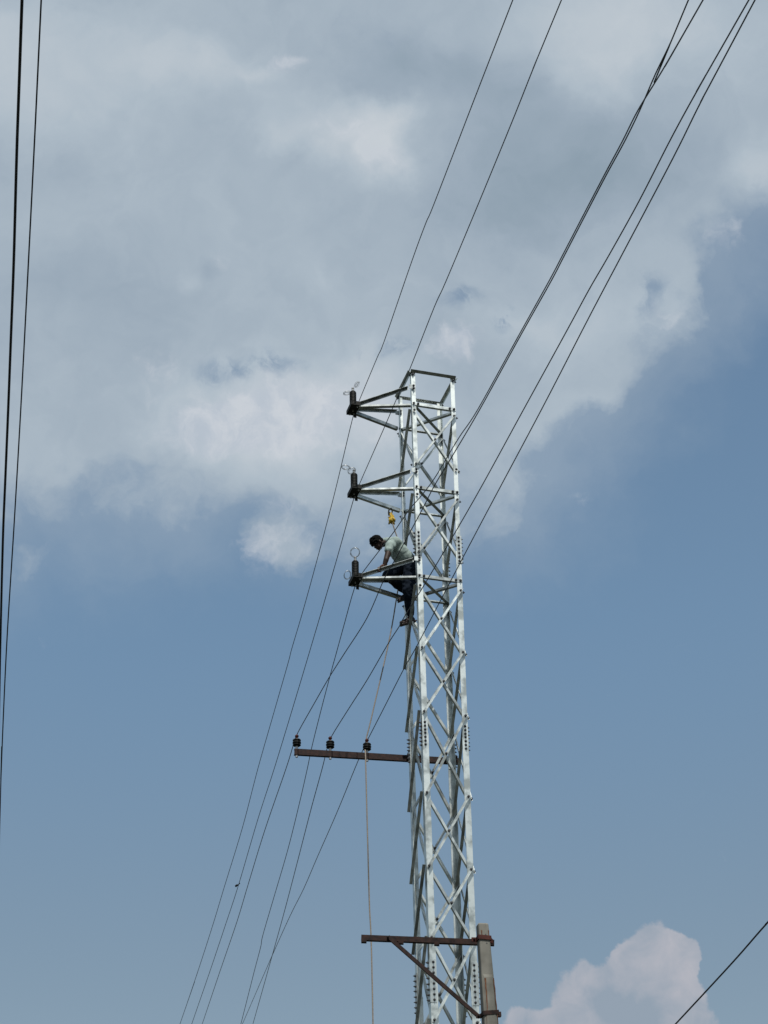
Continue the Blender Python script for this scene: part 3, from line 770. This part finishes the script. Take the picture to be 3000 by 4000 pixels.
# ------------------------------------------------------------------ concrete pole
PD = 18.0
def pat(x, y, dy=0):
    r = ray(x, y); return CAM + r * ((PD + dy) / r.y)
ptl, ptr, pbl, pbr = pat(1863, 3611), pat(1904, 3611), pat(1886, 4000), pat(1943, 4000)
ctop = (ptl + ptr) / 2; cbot = (pbl + pbr) / 2
wt, wb = (ptr - ptl).length, (pbr - pbl).length
axp = (ctop - cbot).normalized(); sl = (wb - wt) / (ctop - cbot).length
sidep = (Vector((1, 0, 0)) - axp * axp.x); sidep = (sidep - Vector((0, 0, 0))).normalized()
YW = math.radians(14); sidep = (Matrix.Rotation(YW, 3, axp) @ sidep).normalized(); dep = axp.cross(sidep).normalized()
if dep.y < 0: dep = -dep
zlen = ctop.z / axp.z
pole = empty('concrete_pole', ctop - axp * zlen, 'weathered concrete power pole with rust streaks in front of the tower, bottom right', 'pole')
def pw(d): return (wt + sl * d) * .5 if d < 2 else (wt + sl * 2) * .5 + (d - 2) * .006
pm = MB()
rings = []
step = (pat(1890, 3812) - ctop).length
for d, rec in ((0.0, 0), (.012, 0), (step - .0, 0), (step + .03, -.007), (2.0, -.007), (4.5, -.007), (zlen + .3, -.007)):
    w_ = pw(d); dp_ = .045 + d * .006
    if d == 0: w_ -= .006; dp_ -= .006
    c = ctop - axp * d
    m_ = .2 * w_ * 2 if True else 0
    ch = .007
    # front (towards the camera) carries a shallow recess below the head
    ring = [c - sidep * w_ + dep * (dp_ - ch), c - sidep * w_ - dep * (dp_ - ch), c - sidep * (w_ - ch) - dep * dp_, c - sidep * (w_ - m_ * .5) - dep * dp_, c - sidep * (w_ - m_ * .9) - dep * (dp_ - rec),
            c + sidep * (w_ - m_ * .9) - dep * (dp_ - rec), c + sidep * (w_ - m_ * .5) - dep * dp_, c + sidep * (w_ - ch) - dep * dp_, c + sidep * w_ - dep * (dp_ - ch), c + sidep * w_ + dep * (dp_ - ch), c + sidep * (w_ - ch) + dep * dp_, c - sidep * (w_ - ch) + dep * dp_]
    rings.append(ring)
for rg in rings: pm.v += rg
n_ = 12
for j in range(len(rings) - 1):
    for i in range(n_): pm.f.append((j * n_ + i, (j + 1) * n_ + i, (j + 1) * n_ + (i + 1) % n_, j * n_ + (i + 1) % n_))
pm.f.append(tuple(range(n_)))
pm.build('pole_shaft', 'concrete', pole)
def on_pole(u, d, lift=0):       # u -1..1 across the front face
    w_ = pw(d); dp_ = .045 + d * .006; return ctop - axp * d + sidep * u * w_ - dep * (dp_ + lift)
def stain(u0, u1, d0, d1, lift=.0015, seed=0):
    s = MB(); rnd = random.Random(seed); n = 14; L, R_ = [], []
    for i in range(n + 1):
        f = i / n; c_ = (u0 + u1) / 2 + rnd.uniform(-.03, .03); hw = (u1 - u0) / 2 * (1 - .7 * f) * rnd.uniform(.8, 1.15)
        d = d0 + (d1 - d0) * f
        L.append(on_pole(c_ - hw, d, lift)); R_.append(on_pole(c_ + hw, d, lift))
    s.add(L + R_, [(i, i + 1, n + 2 + i, n + 1 + i) for i in range(n)])
    o = s.build('rust_streak', 'stain', pole)
sc_m = 1 / 360.0
stain(-.62, -.36, .075, .17, .0015, 1); stain(.72, .97, .075, .16, .0015, 2)
stain(-.62, -.34, step + .04, step + .40, .0085, 3); stain(.78, .99, step + .04, step + .5, .0085, 4)
for u, d in ((.25, .118), (.30, .205)):
    MB().lathe(on_pole(u, d, -.001), -dep, [(.007, 0), (.007, .003)], 10).build('bolt_hole', 'bolt', pole)
# crossarm on the far side of the pole
ca0, ca1 = pat(1411, 3661, .12), pat(1931, 3681, .12)
ad = (ca1 - ca0).normalized(); an_ = Vector((-ad.y, ad.x, 0)).normalized(); au = ad.cross(an_) if ad.cross(an_).z > 0 else an_.cross(ad)
cm = MB(); hw = .027
pr = [(0, -hw), (.045, -hw), (.045, -hw + .006), (.006, -hw + .006), (.006, hw - .006), (.045, hw - .006), (.045, hw), (0, hw)]
vs = [p + an_ * a + au * b for p in (ca0, ca1) for a, b in pr]
cm.add(vs, [(i, (i + 1) % 8, (i + 1) % 8 + 8, i + 8) for i in range(8)] + [(0, 1, 2, 3), (0, 3, 4, 7), (4, 5, 6, 7), (8, 11, 10, 9), (8, 15, 12, 11), (12, 15, 14, 13)])
cao = cm.build('cross_arm', 'rust', pole)
for x0, x1 in ((1412, 1432), (1557, 1577), (1697, 1717)):
    f = ((x0 + x1) / 2 - 1411) / 520; c = ca0.lerp(ca1, f) - au * (hw + .010) + an_ * .022
    MB().box(c, ad * .026, an_ * .024, au * .010).build('foot_plate', 'rust', cao)
b0 = pat(1511, 3662, .095); b1 = pat(1868, 3976, .03)
bd = (b1 - b0).normalized()
MB().angle(b0, b1, Vector((-bd.z, 0, bd.x)).normalized() * (1 if -bd.z > 0 else 1), Vector((0, 1, 0)), .034, .034, .005).build('diagonal_brace', 'rust', pole)
MB().bolt(b0 + ad * .01 - Vector((0, .008, 0)), Vector((0, -1, 0)), .011, .012).build('bolt', 'rust', pole)
def clamp(d, mname, right, h=.026, tilt=0.0):
    cb_ = MB(); w_ = pw(d) + .002; dp_ = .045 + d * .006 + .002; c = ctop - axp * d; t = .005
    def bx(c2, a, b_, e_): cb_.box(c2, a, b_, e_)
    sd2 = (sidep + axp * tilt).normalized()
    bx(c - dep * (dp_ + t), sd2 * (w_ + 2 * t), dep * t, axp * h)
    for s_ in (-1, 1):
        bx(c + sd2 * s_ * (w_ + t), sidep * t, dep * (dp_), axp * h)
        bx(c + sd2 * s_ * (w_ + .028) + dep * (dp_ - .01), sidep * .024, dep * .006, axp * h)
    bx(c + sd2 * (w_ + right * .5) + dep * (dp_ - .02), sidep * right * .5, dep * .02, axp * (h * 1.15))
    o = cb_.build('pole_clamp', mname, pole)
    for s_ in (-1, 1):
        MB().bolt(c + sd2 * s_ * (w_ + .028) + dep * (dp_ - .017), -dep, .010, .012).build('bolt', 'rust', o)
clamp((pat(1890, 3668) - ctop).length, 'redrust', .035, .021, -.06)
clamp((pat(1905, 3962) - ctop).length, 'rust', .055, .020, .09)

# tidy: the working coordinates are not part of the scene
for o in bpy.data.objects:
    if '_w' in o: del o['_w']
